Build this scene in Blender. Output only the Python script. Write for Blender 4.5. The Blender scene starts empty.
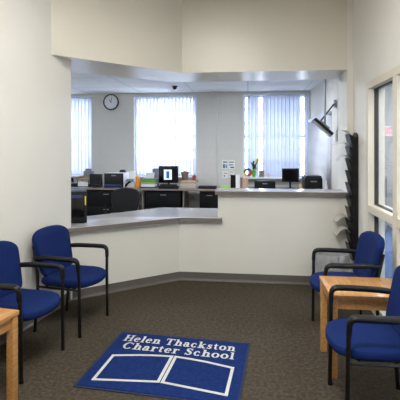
import bpy, bmesh, math, random
from mathutils import Vector, Matrix
random.seed(7)
S = bpy.context.scene
C = S.collection
PI = math.pi
R = math.radians

# ------------------------------------------------------------------ measures
# Survey of the room: camera eye at 1.6 m, turned 6.5 deg left of the room's long axis.
TH = R(6.5); FP = 420.0; EYE = 1.6; HOR = 148.0
def RX(px, y):                       # room x of a sight line at room depth y
    return y * math.tan(math.atan((px - 200) / FP) - TH)
def RZ(py, x, y):                    # height of a sight line at a room point
    d = y * math.cos(TH) - x * math.sin(TH)
    return EYE + (HOR - py) * d / FP

# ------------------------------------------------------------------ materials
def srgb(c):
    return tuple(((v / 255) / 12.92 if v / 255 <= 0.04045 else ((v / 255 + 0.055) / 1.055) ** 2.4) for v in c) + (1,)

def mat(name, col, rough=0.6, metal=0.0, var=0.0, scale=30, bump=0.0, spec=0.5, coat=0.0, sheen=0.0):
    m = bpy.data.materials.new(name); m.use_nodes = True
    nt = m.node_tree; b = nt.nodes['Principled BSDF']
    b.inputs['Base Color'].default_value = srgb(col)
    b.inputs['Roughness'].default_value = rough
    b.inputs['Metallic'].default_value = metal
    b.inputs['Specular IOR Level'].default_value = spec
    b.inputs['Coat Weight'].default_value = coat
    b.inputs['Sheen Weight'].default_value = sheen
    if var or bump:
        tc = nt.nodes.new('ShaderNodeTexCoord')
        n = nt.nodes.new('ShaderNodeTexNoise'); n.inputs['Scale'].default_value = scale
        n.inputs['Detail'].default_value = 4
        nt.links.new(tc.outputs['Object'], n.inputs['Vector'])
        if var:
            r = nt.nodes.new('ShaderNodeValToRGB')
            c = srgb(col)
            r.color_ramp.elements[0].position = 0.3; r.color_ramp.elements[1].position = 0.7
            r.color_ramp.elements[0].color = tuple(v * (1 - var) for v in c[:3]) + (1,)
            r.color_ramp.elements[1].color = tuple(min(1, v * (1 + var)) for v in c[:3]) + (1,)
            nt.links.new(n.outputs['Fac'], r.inputs['Fac'])
            nt.links.new(r.outputs['Color'], b.inputs['Base Color'])
        if bump:
            bp = nt.nodes.new('ShaderNodeBump'); bp.inputs['Strength'].default_value = bump
            bp.inputs['Distance'].default_value = 0.01
            nt.links.new(n.outputs['Fac'], bp.inputs['Height'])
            nt.links.new(bp.outputs['Normal'], b.inputs['Normal'])
    return m

def wood_mat(name, c1, c2):
    m = mat(name, c1, 0.35, coat=0.2)
    nt = m.node_tree; b = nt.nodes['Principled BSDF']
    tc = nt.nodes.new('ShaderNodeTexCoord'); mp = nt.nodes.new('ShaderNodeMapping')
    mp.inputs['Scale'].default_value = (60, 5, 60)
    n = nt.nodes.new('ShaderNodeTexNoise'); n.inputs['Scale'].default_value = 1.0; n.inputs['Detail'].default_value = 6
    r = nt.nodes.new('ShaderNodeValToRGB')
    r.color_ramp.elements[0].position = 0.35; r.color_ramp.elements[1].position = 0.68
    r.color_ramp.elements[0].color = srgb(c2); r.color_ramp.elements[1].color = srgb(c1)
    nt.links.new(tc.outputs['Object'], mp.inputs['Vector']); nt.links.new(mp.outputs['Vector'], n.inputs['Vector'])
    nt.links.new(n.outputs['Fac'], r.inputs['Fac']); nt.links.new(r.outputs['Color'], b.inputs['Base Color'])
    return m

def carpet_mat(name, c1, c2, c3, scale=140):
    m = mat(name, c1, 0.95, spec=0.1)
    nt = m.node_tree; b = nt.nodes['Principled BSDF']
    tc = nt.nodes.new('ShaderNodeTexCoord')
    n = nt.nodes.new('ShaderNodeTexNoise'); n.inputs['Scale'].default_value = scale; n.inputs['Detail'].default_value = 3
    n2 = nt.nodes.new('ShaderNodeTexNoise'); n2.inputs['Scale'].default_value = 38; n2.inputs['Detail'].default_value = 5
    mx = nt.nodes.new('ShaderNodeMath'); mx.operation = 'ADD'
    ml = nt.nodes.new('ShaderNodeMath'); ml.operation = 'MULTIPLY'; ml.inputs[1].default_value = 0.5
    r = nt.nodes.new('ShaderNodeValToRGB')
    e = r.color_ramp.elements
    e[0].position = 0.36; e[0].color = srgb(c2); e[1].position = 0.64; e[1].color = srgb(c3)
    k = e.new(0.5); k.color = srgb(c1)
    for nn in (n, n2): nt.links.new(tc.outputs['Object'], nn.inputs['Vector'])
    nt.links.new(n.outputs['Fac'], mx.inputs[0]); nt.links.new(n2.outputs['Fac'], mx.inputs[1])
    nt.links.new(mx.outputs[0], ml.inputs[0]); nt.links.new(ml.outputs[0], r.inputs['Fac'])
    nt.links.new(r.outputs['Color'], b.inputs['Base Color'])
    bp = nt.nodes.new('ShaderNodeBump'); bp.inputs['Strength'].default_value = 0.6; bp.inputs['Distance'].default_value = 0.006
    nt.links.new(n.outputs['Fac'], bp.inputs['Height']); nt.links.new(bp.outputs['Normal'], b.inputs['Normal'])
    return m

def block_mat(name, col):
    """painted concrete block: faint joints in the relief"""
    m = mat(name, col, 0.6)
    nt = m.node_tree; b = nt.nodes['Principled BSDF']
    tc = nt.nodes.new('ShaderNodeTexCoord'); mp = nt.nodes.new('ShaderNodeMapping')
    mp.inputs['Rotation'].default_value = (R(90), 0, 0)
    br = nt.nodes.new('ShaderNodeTexBrick')
    br.inputs['Scale'].default_value = 1.0; br.inputs['Brick Width'].default_value = 0.4; br.inputs['Row Height'].default_value = 0.2
    br.inputs['Mortar Size'].default_value = 0.006; br.inputs['Mortar Smooth'].default_value = 0.6
    c = srgb(col)
    br.inputs['Color1'].default_value = c; br.inputs['Color2'].default_value = c
    br.inputs['Mortar'].default_value = tuple(v * 0.95 for v in c[:3]) + (1,)
    bp = nt.nodes.new('ShaderNodeBump'); bp.inputs['Strength'].default_value = 0.3; bp.invert = True
    nt.links.new(tc.outputs['Object'], mp.inputs['Vector']); nt.links.new(mp.outputs['Vector'], br.inputs['Vector'])
    nt.links.new(br.outputs['Color'], b.inputs['Base Color'])
    nt.links.new(br.outputs['Fac'], bp.inputs['Height']); nt.links.new(bp.outputs['Normal'], b.inputs['Normal'])
    return m

def tile_mat(name, col):
    m = mat(name, col, 0.8)
    nt = m.node_tree; b = nt.nodes['Principled BSDF']
    tc = nt.nodes.new('ShaderNodeTexCoord')
    br = nt.nodes.new('ShaderNodeTexBrick'); br.offset = 0.0
    br.inputs['Scale'].default_value = 1.0; br.inputs['Brick Width'].default_value = 1.2; br.inputs['Row Height'].default_value = 0.6
    br.inputs['Mortar Size'].default_value = 0.012
    c = srgb(col)
    br.inputs['Color1'].default_value = c; br.inputs['Color2'].default_value = c
    br.inputs['Mortar'].default_value = tuple(v * 0.72 for v in c[:3]) + (1,)
    nt.links.new(tc.outputs['Object'], br.inputs['Vector']); nt.links.new(br.outputs['Color'], b.inputs['Base Color'])
    return m

def glass_mat(name, tint=(1, 1, 1), gloss=1.0):
    m = bpy.data.materials.new(name); m.use_nodes = True
    nt = m.node_tree; nt.nodes.clear()
    o = nt.nodes.new('ShaderNodeOutputMaterial'); mix = nt.nodes.new('ShaderNodeMixShader')
    t = nt.nodes.new('ShaderNodeBsdfTransparent'); t.inputs['Color'].default_value = tint + (1,)
    g = nt.nodes.new('ShaderNodeBsdfGlossy'); g.inputs['Roughness'].default_value = 0.02
    f = nt.nodes.new('ShaderNodeLayerWeight'); f.inputs['Blend'].default_value = 0.5
    pw = nt.nodes.new('ShaderNodeMath'); pw.operation = 'POWER'; pw.inputs[1].default_value = 5.0
    ml = nt.nodes.new('ShaderNodeMath'); ml.operation = 'MULTIPLY_ADD'; ml.inputs[1].default_value = .96 * gloss; ml.inputs[2].default_value = .04 * gloss
    nt.links.new(f.outputs['Facing'], pw.inputs[0]); nt.links.new(pw.outputs[0], ml.inputs[0]); nt.links.new(ml.outputs[0], mix.inputs[0])
    nt.links.new(t.outputs[0], mix.inputs[1]); nt.links.new(g.outputs[0], mix.inputs[2])
    nt.links.new(mix.outputs[0], o.inputs[0])
    return m

def translucent_mat(name, col, fac, var=0.0):
    m = bpy.data.materials.new(name); m.use_nodes = True
    nt = m.node_tree; nt.nodes.clear()
    o = nt.nodes.new('ShaderNodeOutputMaterial'); mix = nt.nodes.new('ShaderNodeMixShader')
    d = nt.nodes.new('ShaderNodeBsdfDiffuse'); t = nt.nodes.new('ShaderNodeBsdfTranslucent')
    d.inputs['Color'].default_value = srgb(col); t.inputs['Color'].default_value = srgb(col)
    mix.inputs[0].default_value = fac
    nt.links.new(d.outputs[0], mix.inputs[1]); nt.links.new(t.outputs[0], mix.inputs[2]); nt.links.new(mix.outputs[0], o.inputs[0])
    return m

def emit_mat(name, col, st):
    m = bpy.data.materials.new(name); m.use_nodes = True
    b = m.node_tree.nodes['Principled BSDF']
    b.inputs['Base Color'].default_value = srgb(col)
    b.inputs['Emission Color'].default_value = srgb(col); b.inputs['Emission Strength'].default_value = st
    return m

M = dict(
    wall=mat('wall_paint', (226, 224, 217), 0.6, var=0.012, scale=3, bump=0.03),
    block=block_mat('painted_block', (214, 211, 205)),
    ceil=mat('ceiling_white', (235, 233, 226), 0.8),
    tile=tile_mat('ceiling_tile', (232, 233, 236)),
    soffit=mat('bulkhead_paint', (220, 215, 202), 0.3, var=0.01, scale=3),
    carpet=carpet_mat('brown_carpet', (72, 65, 55), (54, 49, 41), (90, 82, 71), 190),
    bluecarpet=carpet_mat('blue_carpet', (92, 116, 160), (72, 94, 136), (116, 140, 182)),
    base=mat('vinyl_base', (100, 95, 91), 0.4, var=0.03),
    lam=mat('counter_laminate', (170, 168, 170), 0.17, var=0.06, scale=90),
    edge=mat('edge_band', (118, 111, 105), 0.45, var=0.05),
    lamdark=mat('desk_laminate', (128, 118, 112), 0.35, var=0.06, scale=60),
    blue=mat('blue_fabric', (16, 36, 88), 0.9, var=0.12, scale=160, bump=0.25, spec=0.15),
    black=mat('black_steel', (8, 8, 9), 0.35),
    plastic=mat('black_plastic', (10, 10, 12), 0.42, spec=0.35),
    dark=mat('black_cabinet', (9, 9, 11), 0.55, var=0.1, spec=0.25),
    darkfab=mat('charcoal_mesh', (15, 14, 15), 0.9, var=0.15, scale=120, bump=0.2),
    oak=wood_mat('honey_oak', (203, 152, 92), (174, 122, 68)),
    frame=mat('cream_frame', (216, 208, 190), 0.45),
    alu=mat('window_frame_white', (214, 222, 236), 0.45),
    dgask=mat('dark_gasket', (58, 54, 50), 0.6),
    glass=glass_mat('clear_glass'),
    pglass=glass_mat('partition_glass', (0.92, 0.95, 0.985), 0.8),
    blind=translucent_mat('blind_vinyl', (238, 240, 246), 0.5),
    blind_closed=translucent_mat('blind_vinyl_closed', (226, 230, 240), 0.36),
    white=mat('white_plastic', (226, 226, 228), 0.45),
    paper=mat('white_paper', (236, 236, 232), 0.8),
    grey=mat('grey_plastic', (126, 128, 134), 0.5),
    steel=mat('brushed_steel', (150, 152, 158), 0.35, metal=0.7),
    matblue=carpet_mat('mat_pile', (24, 44, 98), (20, 37, 86), (29, 52, 110), 170),
    rubber=mat('mat_rubber', (22, 32, 66), 0.8),
    matwhite=mat('mat_white_pile', (196, 198, 194), 0.9, var=0.05, scale=150),
    orange=mat('orange_fabric', (222, 142, 44), 0.7, var=0.1),
    green=mat('bright_green', (84, 176, 40), 0.5),
    lime=mat('lime_plastic', (146, 214, 60), 0.45),
    leaf=mat('leaf_green', (46, 104, 52), 0.6, var=0.2),
    yellow=mat('yellow_petals', (216, 206, 60), 0.7),
    red=mat('red_pot', (176, 52, 40), 0.5),
    clay=mat('brown_pot', (128, 104, 90), 0.7, var=0.1),
    soil=mat('potting_soil', (48, 40, 34), 0.95, var=0.2),
    cream=mat('aged_pages', (190, 178, 158), 0.8, var=0.05),
    tan=mat('tan_board', (186, 160, 126), 0.7, var=0.05),
    brown=mat('brown_cover', (136, 108, 92), 0.7),
    rose=mat('rose_cover', (196, 158, 142), 0.7),
    navy=mat('navy_cover', (36, 52, 104), 0.6),
    cyan=mat('teal_print', (70, 130, 180), 0.7),
    pink=mat('pink_plastic', (232, 192, 186), 0.6),
    screen=emit_mat('lit_screen', (200, 222, 250), 0.9),
    screenoff=mat('dark_glass_screen', (10, 11, 14), 0.12),
    tvscreen=mat('television_glass', (24, 28, 40), 0.2),
    bag=translucent_mat('bin_bag', (172, 172, 174), 0.25),
    exitred=emit_mat('exit_red', (226, 40, 44), .6),
    exitface=mat('exit_face', (206, 204, 204), 0.5),
    lamp=emit_mat('lamp_diffuser', (255, 250, 240), 3.0),
    clockface=mat('clock_face', (238, 240, 244), 0.4),
    w_red=mat('wheel_red', (196, 48, 44), 0.5), w_blue=mat('wheel_blue', (40, 70, 160), 0.5),
    w_yel=mat('wheel_yellow', (224, 196, 50), 0.5), w_grn=mat('wheel_green', (50, 140, 80), 0.5),
)

# ------------------------------------------------------------------ mesh helpers
def bm_():
    return bmesh.new()

def box(bm, x0, x1, y0, y1, z0, z1, bev=0.0, rot=None, piv=None):
    t = bmesh.new()
    bmesh.ops.create_cube(t, size=1)
    bmesh.ops.scale(t, vec=(abs(x1 - x0), abs(y1 - y0), abs(z1 - z0)), verts=t.verts)
    if bev > 0:
        bmesh.ops.bevel(t, geom=list(t.edges), offset=bev, segments=2, profile=0.6, affect='EDGES')
    bmesh.ops.translate(t, vec=((x0 + x1) / 2, (y0 + y1) / 2, (z0 + z1) / 2), verts=t.verts)
    if rot is not None:
        bmesh.ops.rotate(t, cent=piv or ((x0 + x1) / 2, (y0 + y1) / 2, (z0 + z1) / 2), matrix=rot, verts=t.verts)
    join(bm, t)
    return bm

def join(bm, t):
    me = bpy.data.meshes.new('tmp'); t.to_mesh(me); t.free(); bm.from_mesh(me); bpy.data.meshes.remove(me)

def prism(bm, pts, z0, z1, bev=0.0):
    t = bmesh.new()
    a = [t.verts.new((p[0], p[1], z0)) for p in pts]
    b = [t.verts.new((p[0], p[1], z1)) for p in pts]
    n = len(pts)
    t.faces.new(a[::-1]); t.faces.new(b)
    for i in range(n):
        t.faces.new((a[i], a[(i + 1) % n], b[(i + 1) % n], b[i]))
    bmesh.ops.recalc_face_normals(t, faces=t.faces)
    if bev > 0:
        bmesh.ops.bevel(t, geom=list(t.edges), offset=bev, segments=2, profile=0.6, affect='EDGES')
    join(bm, t)
    return bm

def tube(bm, pts, rad, n=10, flat=1.0, cap=True):
    pts = [Vector(p) for p in pts]
    rads = rad if isinstance(rad, (list, tuple)) else [rad] * len(pts)
    t = bmesh.new(); rings = []
    tan = []
    for i in range(len(pts)):
        a = pts[max(0, i - 1)]; b = pts[min(len(pts) - 1, i + 1)]
        tan.append((b - a).normalized())
    up = Vector((0, 1, 0)) if abs(tan[0].dot(Vector((0, 1, 0)))) < 0.9 else Vector((1, 0, 0))
    u = (up - tan[0] * up.dot(tan[0])).normalized()
    for i, p in enumerate(pts):
        u = (u - tan[i] * u.dot(tan[i])).normalized()
        v = tan[i].cross(u)
        r = rads[i]
        rings.append([t.verts.new(p + u * (r * flat) * math.cos(2 * PI * k / n) + v * r * math.sin(2 * PI * k / n)) for k in range(n)])
    for i in range(len(pts) - 1):
        for k in range(n):
            t.faces.new((rings[i][k], rings[i][(k + 1) % n], rings[i + 1][(k + 1) % n], rings[i + 1][k]))
    if cap:
        t.faces.new(rings[0][::-1]); t.faces.new(rings[-1])
    bmesh.ops.recalc_face_normals(t, faces=t.faces)
    join(bm, t)
    return bm

def arc_path(pts, r, n=6):
    """polyline with rounded corners"""
    pts = [Vector(p) for p in pts]; out = [pts[0]]
    for i in range(1, len(pts) - 1):
        a = (pts[i - 1] - pts[i]); b = (pts[i + 1] - pts[i])
        rr = min(r, a.length * 0.49, b.length * 0.49)
        p0 = pts[i] + a.normalized() * rr; p1 = pts[i] + b.normalized() * rr
        for k in range(n + 1):
            s = k / n
            out.append(p0 * (1 - s) ** 2 + pts[i] * 2 * s * (1 - s) + p1 * s ** 2)
    out.append(pts[-1])
    return out

def lathe(bm, prof, n=24, c=(0, 0, 0)):
    t = bmesh.new(); rings = []
    for r, z in prof:
        rings.append([t.verts.new((c[0] + max(r, 1e-4) * math.cos(2 * PI * k / n), c[1] + max(r, 1e-4) * math.sin(2 * PI * k / n), c[2] + z)) for k in range(n)])
    for i in range(len(prof) - 1):
        for k in range(n):
            t.faces.new((rings[i][k], rings[i][(k + 1) % n], rings[i + 1][(k + 1) % n], rings[i + 1][k]))
    t.faces.new(rings[0][::-1]); t.faces.new(rings[-1])
    bmesh.ops.recalc_face_normals(t, faces=t.faces)
    join(bm, t)
    return bm

def round_poly(pts, rads, n=7):
    out = []; N = len(pts)
    for i in range(N):
        p = Vector(pts[i]); a = Vector(pts[i - 1]) - p; b = Vector(pts[(i + 1) % N]) - p
        r = min(rads[i], a.length * 0.49, b.length * 0.49)
        p0 = p + a.normalized() * r; p1 = p + b.normalized() * r
        for k in range(n + 1):
            s = k / n
            out.append(p0 * (1 - s) ** 2 + p * 2 * s * (1 - s) + p1 * s ** 2)
    return out

def pillow(outline, layers, f):
    """stack of inset outlines; layers = [(inset, w)], f(u, v, w) -> xyz"""
    t = bmesh.new(); N = len(outline)
    cx = sum(p.x for p in outline) / N; cy = sum(p.y for p in outline) / N
    rings = []
    for ins, w in layers:
        ring = []
        for i in range(N):
            p = outline[i]; d = Vector((cx, cy)) - p
            q = p + d.normalized() * min(ins, d.length * 0.98)
            ring.append(t.verts.new(f(q.x, q.y, w)))
        rings.append(ring)
    for i in range(len(rings) - 1):
        for k in range(N):
            t.faces.new((rings[i][k], rings[i][(k + 1) % N], rings[i + 1][(k + 1) % N], rings[i + 1][k]))
    t.faces.new(rings[0][::-1]); t.faces.new(rings[-1])
    bmesh.ops.recalc_face_normals(t, faces=t.faces)
    return t

def obj(name, bm, m, parent=None, smooth=True, loc=None):
    me = bpy.data.meshes.new(name); bm.to_mesh(me); bm.free()
    me.materials.append(m)
    o = bpy.data.objects.new(name, me); C.objects.link(o)
    if smooth:
        for p in me.polygons: p.use_smooth = True
        e = bmesh.new(); e.from_mesh(me)
        for ed in e.edges:
            if len(ed.link_faces) == 2 and ed.calc_face_angle(0) > R(38): ed.smooth = False
        e.to_mesh(me); e.free()
    if parent: o.parent = parent
    if loc: o.location = loc
    return o

def tag(o, label, cat, group=None):
    o['label'] = label; o['category'] = cat
    if group: o['group'] = group
    return o

def thing(name, label, cat, loc=(0, 0, 0), rz=0, group=None):
    o = bpy.data.objects.new(name, None); C.objects.link(o)
    o.empty_display_size = 0.1
    o.location = loc; o.rotation_euler = (0, 0, rz)
    return tag(o, label, cat, group)

def struct(name, bm, m, parent=None, smooth=False):
    o = obj(name, bm, m, parent, smooth)
    if not parent: o['kind'] = 'structure'
    return o

def dup(root, loc, rz, label, group=None):
    r = root.copy(); C.objects.link(r); r.location = loc; r.rotation_euler = (0, 0, rz); r['label'] = label
    if group: r['group'] = group
    for ch in list(root.children):
        c = ch.copy(); C.objects.link(c); c.parent = r
        for g in list(ch.children):
            d = g.copy(); C.objects.link(d); d.parent = c
    return r

def text_mesh(s, size, extrude, offset=0.0, align='CENTER', shear=0.0, space=1.0):
    cu = bpy.data.curves.new('txt', 'FONT'); cu.body = s; cu.size = size; cu.extrude = extrude
    cu.offset = offset; cu.align_x = align; cu.shear = shear; cu.space_character = space
    cu.resolution_u = 3
    o = bpy.data.objects.new('txt', cu); C.objects.link(o)
    bpy.context.view_layer.update()
    me = bpy.data.meshes.new_from_object(o.evaluated_get(bpy.context.evaluated_depsgraph_get()))
    bpy.data.objects.remove(o); bpy.data.curves.remove(cu)
    t = bmesh.new(); t.from_mesh(me); bpy.data.meshes.remove(me)
    return t

# ------------------------------------------------------------------ the shell
H_FRONT = 3.45; H_BACK = 2.85; H_SOF = 2.51
XR = 1.2125; YC = 5.04; YB = 9.35; XB = 1.353
A = Vector((-2.0056, 3.2136)); B = Vector((-1.8495, 4.238))
wd = (B - A).normalized(); wn = Vector((wd.y, -wd.x))           # left wall: along / into the room
K = Vector((-0.829, YC)); ud = (K - B).normalized(); un = Vector((ud.y, -ud.x))
L0 = B - wd * 5.9                                                  # wall start behind the camera
YREAR = -1.5

struct('floor', prism(bm_(), [(-4.6, YREAR - .2), (1.36, YREAR - .2), (1.36, YB + .2), (-4.6, YB + .2)], -0.1, 0), M['carpet'])
struct('floor_corridor', box(bm_(), 1.36, 3.1, YREAR - .2, YB + .2, -0.1, 0), M['bluecarpet'])

struct('wall_left', prism(bm_(), [L0, B, B - wn * .12, L0 - wn * .12], 0, H_FRONT), M['wall'])
struct('wall_rear', box(bm_(), L0.x - .2, XR + .14, YREAR - .12, YREAR, 0, H_FRONT), M['wall'])
struct('ceiling_front', prism(bm_(), [(L0.x - .3, YREAR - .2), (3.1, YREAR - .2), (3.1, 5.9), (-3, 5.9), (-3, 4.0)], H_FRONT, H_FRONT + .1), M['ceil'])

# right wall: solid by the counter, storefront glazing towards the camera
YW = 4.46; Z_TOP = 2.265
w = bm_()
box(w, XR, XR + .14, YW, 5.53, 0, H_FRONT)
box(w, XR, XR + .14, YREAR, YW, Z_TOP, H_FRONT)
box(w, XR, XR + .14, YREAR, 0.9, 0, Z_TOP)
struct('wall_right', w, M['wall'])
struct('trim_pilaster', box(bm_(), 1.144, XR, 5.03, 5.53, 0, H_FRONT), M['wall'])

# bulkhead over the counter
H0 = Vector((-1.902, 3.894)); KH = Vector((-0.794, YC))
struct('wall_bulkhead', prism(bm_(), [H0, KH, (1.144, YC), (1.144, 5.72), (-1.08, 5.72), (-2.25, 4.62), (B.x - .03, B.y + .02), B], H_SOF, H_FRONT), M['soffit'])

# half wall under the counters
hw = bm_()
Kb = K + Vector((-.045, .12))
prism(hw, [B, K, (RX(218, YC), YC), (RX(218, YC), YC + .12), Kb, B - un * .12], 0, 0.7165)
struct('wall_counter_low', hw, M['wall'])
struct('wall_counter_high', box(bm_(), RX(218, YC), 1.144, YC, YC + .12, 0, 1.045), M['wall'])

# office beyond the counter
wins = []
for a, b_ in ((44, 92), (134, 197), (243, 309)):
    wins.append((RX(a, YB), RX(b_, YB)))
ZS = 0.95; ZH = 2.77
w = bm_()
xs = [-4.6] + [v for p in wins for v in p] + [3.1]
for i in range(0, len(xs), 2):
    if xs[i + 1] > xs[i]:
        box(w, xs[i], xs[i + 1], YB, YB + .2, 0, H_BACK + .2)
for a, b_ in wins:
    box(w, a, b_, YB, YB + .2, 0, ZS); box(w, a, b_, YB, YB + .2, ZH, H_BACK + .2)
struct('wall_back', w, M['block'])
struct('ceiling_back', prism(bm_(), [(1.453, 5.72), (-1.08, 5.72), (-2.25, 4.62), (-2.32, 4.4), (-4.6, 4.4), (-4.6, YB), (1.453, YB)], H_BACK, H_BACK + .1), M['tile'])
struct('wall_office_left', box(bm_(), -4.72, -4.6, 4.3, YB + .2, 0, H_BACK + .2), M['block'])
struct('wall_office_front', box(bm_(), -4.6, -2.03, 4.18, 4.3, 0, H_FRONT), M['wall'])
w = bm_()
SY0, SY1, SZ0, SZ1 = 7.12, 9.1, 0.85, 2.17
box(w, XB, XB + .1, 5.53, SY0, 0, H_BACK + .1); box(w, XB, XB + .1, SY1, YB, 0, H_BACK + .1)
box(w, XB, XB + .1, SY0, SY1, 0, SZ0); box(w, XB, XB + .1, SY0, SY1, SZ1, H_BACK + .1)
struct('wall_office_right', w, M['block'])

# corridor beyond the storefront
struct('wall_corridor', box(bm_(), 2.877, 3.0, YREAR, YB, 0, 3.3), M['ceil'])
struct('ceiling_corridor', box(bm_(), 1.453, 2.877, 5.9, YB, 2.93, 3.03), M['tile'])
struct('trim_corridor_header', box(bm_(), 1.36, 2.877, 5.8, 5.9, 2.93, 3.3), M['ceil'])

# base boards
def base_run(name, p, q, n, h=.1):
    """vinyl cove base on the face p-q, n = unit normal into the room"""
    p = Vector(p); q = Vector(q); n = Vector(n)
    t = bmesh.new()
    prof = [(0.0015, 0), (.022, 0), (.022, .006), (.010, .018), (.007, .03), (.006, h), (0.0015, h)]
    r0 = [t.verts.new((p.x + n.x * d, p.y + n.y * d, z)) for d, z in prof]
    r1 = [t.verts.new((q.x + n.x * d, q.y + n.y * d, z)) for d, z in prof]
    for i in range(len(prof)):
        t.faces.new((r0[i], r0[(i + 1) % len(prof)], r1[(i + 1) % len(prof)], r1[i]))
    t.faces.new(r0); t.faces.new(r1[::-1])
    bmesh.ops.recalc_face_normals(t, faces=t.faces)
    struct(name, t, M['base'])
base_run('baseboard_left', L0 + wd * .1, B - wd * .02, wn)
base_run('baseboard_counter_left', B + ud * .015, K, un)
base_run('baseboard_counter', (K.x + .003, YC), (1.205, YC - .0), (0, -1))
base_run('baseboard_right', (XR, YW + .02), (XR, 5.0), (-1, 0))

# counter tops
O = .06
Kf = Vector((K.x + O * math.tan(math.atan2(ud.y, ud.x) / 2), YC - O))
tS = -(O * un.dot(wn)) / ud.dot(wn)
Sf = B + un * O + ud * tS
def counter_top(name, pts, z0, z1, label, nedge):
    o = obj(name, prism(bm_(), pts, z0, z1, 0.003), M['lam'])
    pts = [Vector(p) for p in pts]
    for i in range(nedge):                                 # moulded edge band along the public side
        p, q = pts[i], pts[i + 1]; d = (q - p).normalized(); n = Vector((d.y, -d.x))
        obj('edge_band', prism(bm_(), [p + n * .0003, q + n * .0003, q + n * .004 + d * (.003 if i + 1 < nedge else 0), p + n * .004], z0 + .0005, z1 - .004), M['edge'], o, False)
    return tag(o, label, 'counter')
counter_top('reception_counter', [Sf + wn * .002, Kf, (RX(222, 4.98), 4.98), (RX(222, 4.98), YC - .002), (RX(218, YC) - .003, YC - .002), (RX(218, YC) - .003, 5.80), (-1.19, 5.80),
             (-1.95, 4.95), (-2.3, 4.75), (-2.3, 4.33), (-1.965, 4.29), B + Vector((-.002, .004)) + wn * .004], .717, .767,
            'low angled grey laminate reception counter in front of the office chair', 2)
counter_top('transaction_counter', [(RX(215, 4.98), 4.975), (1.142, 4.975), (1.142, 5.36), (RX(215, 4.98), 5.36)], 1.045, 1.09,
            'high grey laminate transaction counter on the half wall at the right', 1)

# storefront glazing (window_1) : frame + panes
fr = bm_()
fx0, fx1 = XR - .012, XR + .152
YN = 0.9
mull = [(3.57, 3.67), (2.60, 2.70), (1.65, 1.75)]
box(fr, fx0, fx1, YW - .07, YW, 0.0, Z_TOP, .004)
box(fr, fx0, fx1, YN, YN + .07, 0.0, Z_TOP, .004)
box(fr, fx0, fx1, YN + .07, YW - .07, Z_TOP - .07, Z_TOP, .004)
box(fr, fx0, fx1, YN + .07, YW - .07, 0.0, .10, .004)
segs = []
prev = YW - .07
for m0, m1 in mull:
    box(fr, fx0, fx1, m0, m1, .10, Z_TOP - .07, .004); segs.append((m1, prev)); prev = m0
segs.append((YN + .07, prev))
for s0, s1 in segs: box(fr, fx0, fx1, s0, s1, .955, 1.03, .004)
win = struct('window_1', fr, M['frame'])
for s0, s1 in segs:
    for z0, z1 in ((.10, .955), (1.03, Z_TOP - .07)):
        g = bm_()
        t = .009
        for (a0, a1, c0, c1) in ((s0, s1, z0, z0 + t), (s0, s1, z1 - t, z1), (s0, s0 + t, z0 + t, z1 - t), (s1 - t, s1, z0 + t, z1 - t)):
            box(g, XR + .05, XR + .09, a0, a1, c0, c1)
        obj('glazing_bead', g, M['dgask'], win, False)
        obj('pane', box(bm_(), XR + .066, XR + .074, s0 + t, s1 - t, z0 + t, z1 - t), M['pglass'], win, False)

# office windows with sill, sash bars
for i, (a, b_) in enumerate(wins):
    f = bm_(); t = .05
    box(f, a, a + t, YB + .06, YB + .14, ZS, ZH); box(f, b_ - t, b_, YB + .06, YB + .14, ZS, ZH)
    box(f, a + t, b_ - t, YB + .06, YB + .14, ZS, ZS + t); box(f, a + t, b_ - t, YB + .06, YB + .14, ZH - t, ZH)
    for k in range(1, 6):
        z = ZS + (ZH - ZS) * k / 6
        tt = .03 if k == 3 else .016
        box(f, a + t, b_ - t, YB + .08, YB + .12, z - tt, z + tt)
    for k in range(1, 3):
        x = a + (b_ - a) * k / 3
        box(f, x - .014, x + .014, YB + .085, YB + .115, ZS + t, ZH - t)
    o = struct('window_%d' % (i + 2), f, M['alu'])
    obj('pane', box(bm_(), a + t, b_ - t, YB + .098, YB + .102, ZS + t, ZH - t), M['glass'], o, False)
    obj('window_sill', box(bm_(), a, b_, YB - .16, YB + .06, ZS - .02, ZS + .012, .004), M['white'], o, False)
f = bm_(); t = .05
box(f, XB + .02, XB + .08, SY0, SY0 + t, SZ0, SZ1); box(f, XB + .02, XB + .08, SY1 - t, SY1, SZ0, SZ1)
box(f, XB + .02, XB + .08, SY0 + t, SY1 - t, SZ0, SZ0 + t); box(f, XB + .02, XB + .08, SY0 + t, SY1 - t, SZ1 - t, SZ1)
o = struct('window_5', f, M['alu'])
obj('pane', box(bm_(), XB + .048, XB + .052, SY0 + t, SY1 - t, SZ0 + t, SZ1 - t), M['glass'], o, False)

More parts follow.
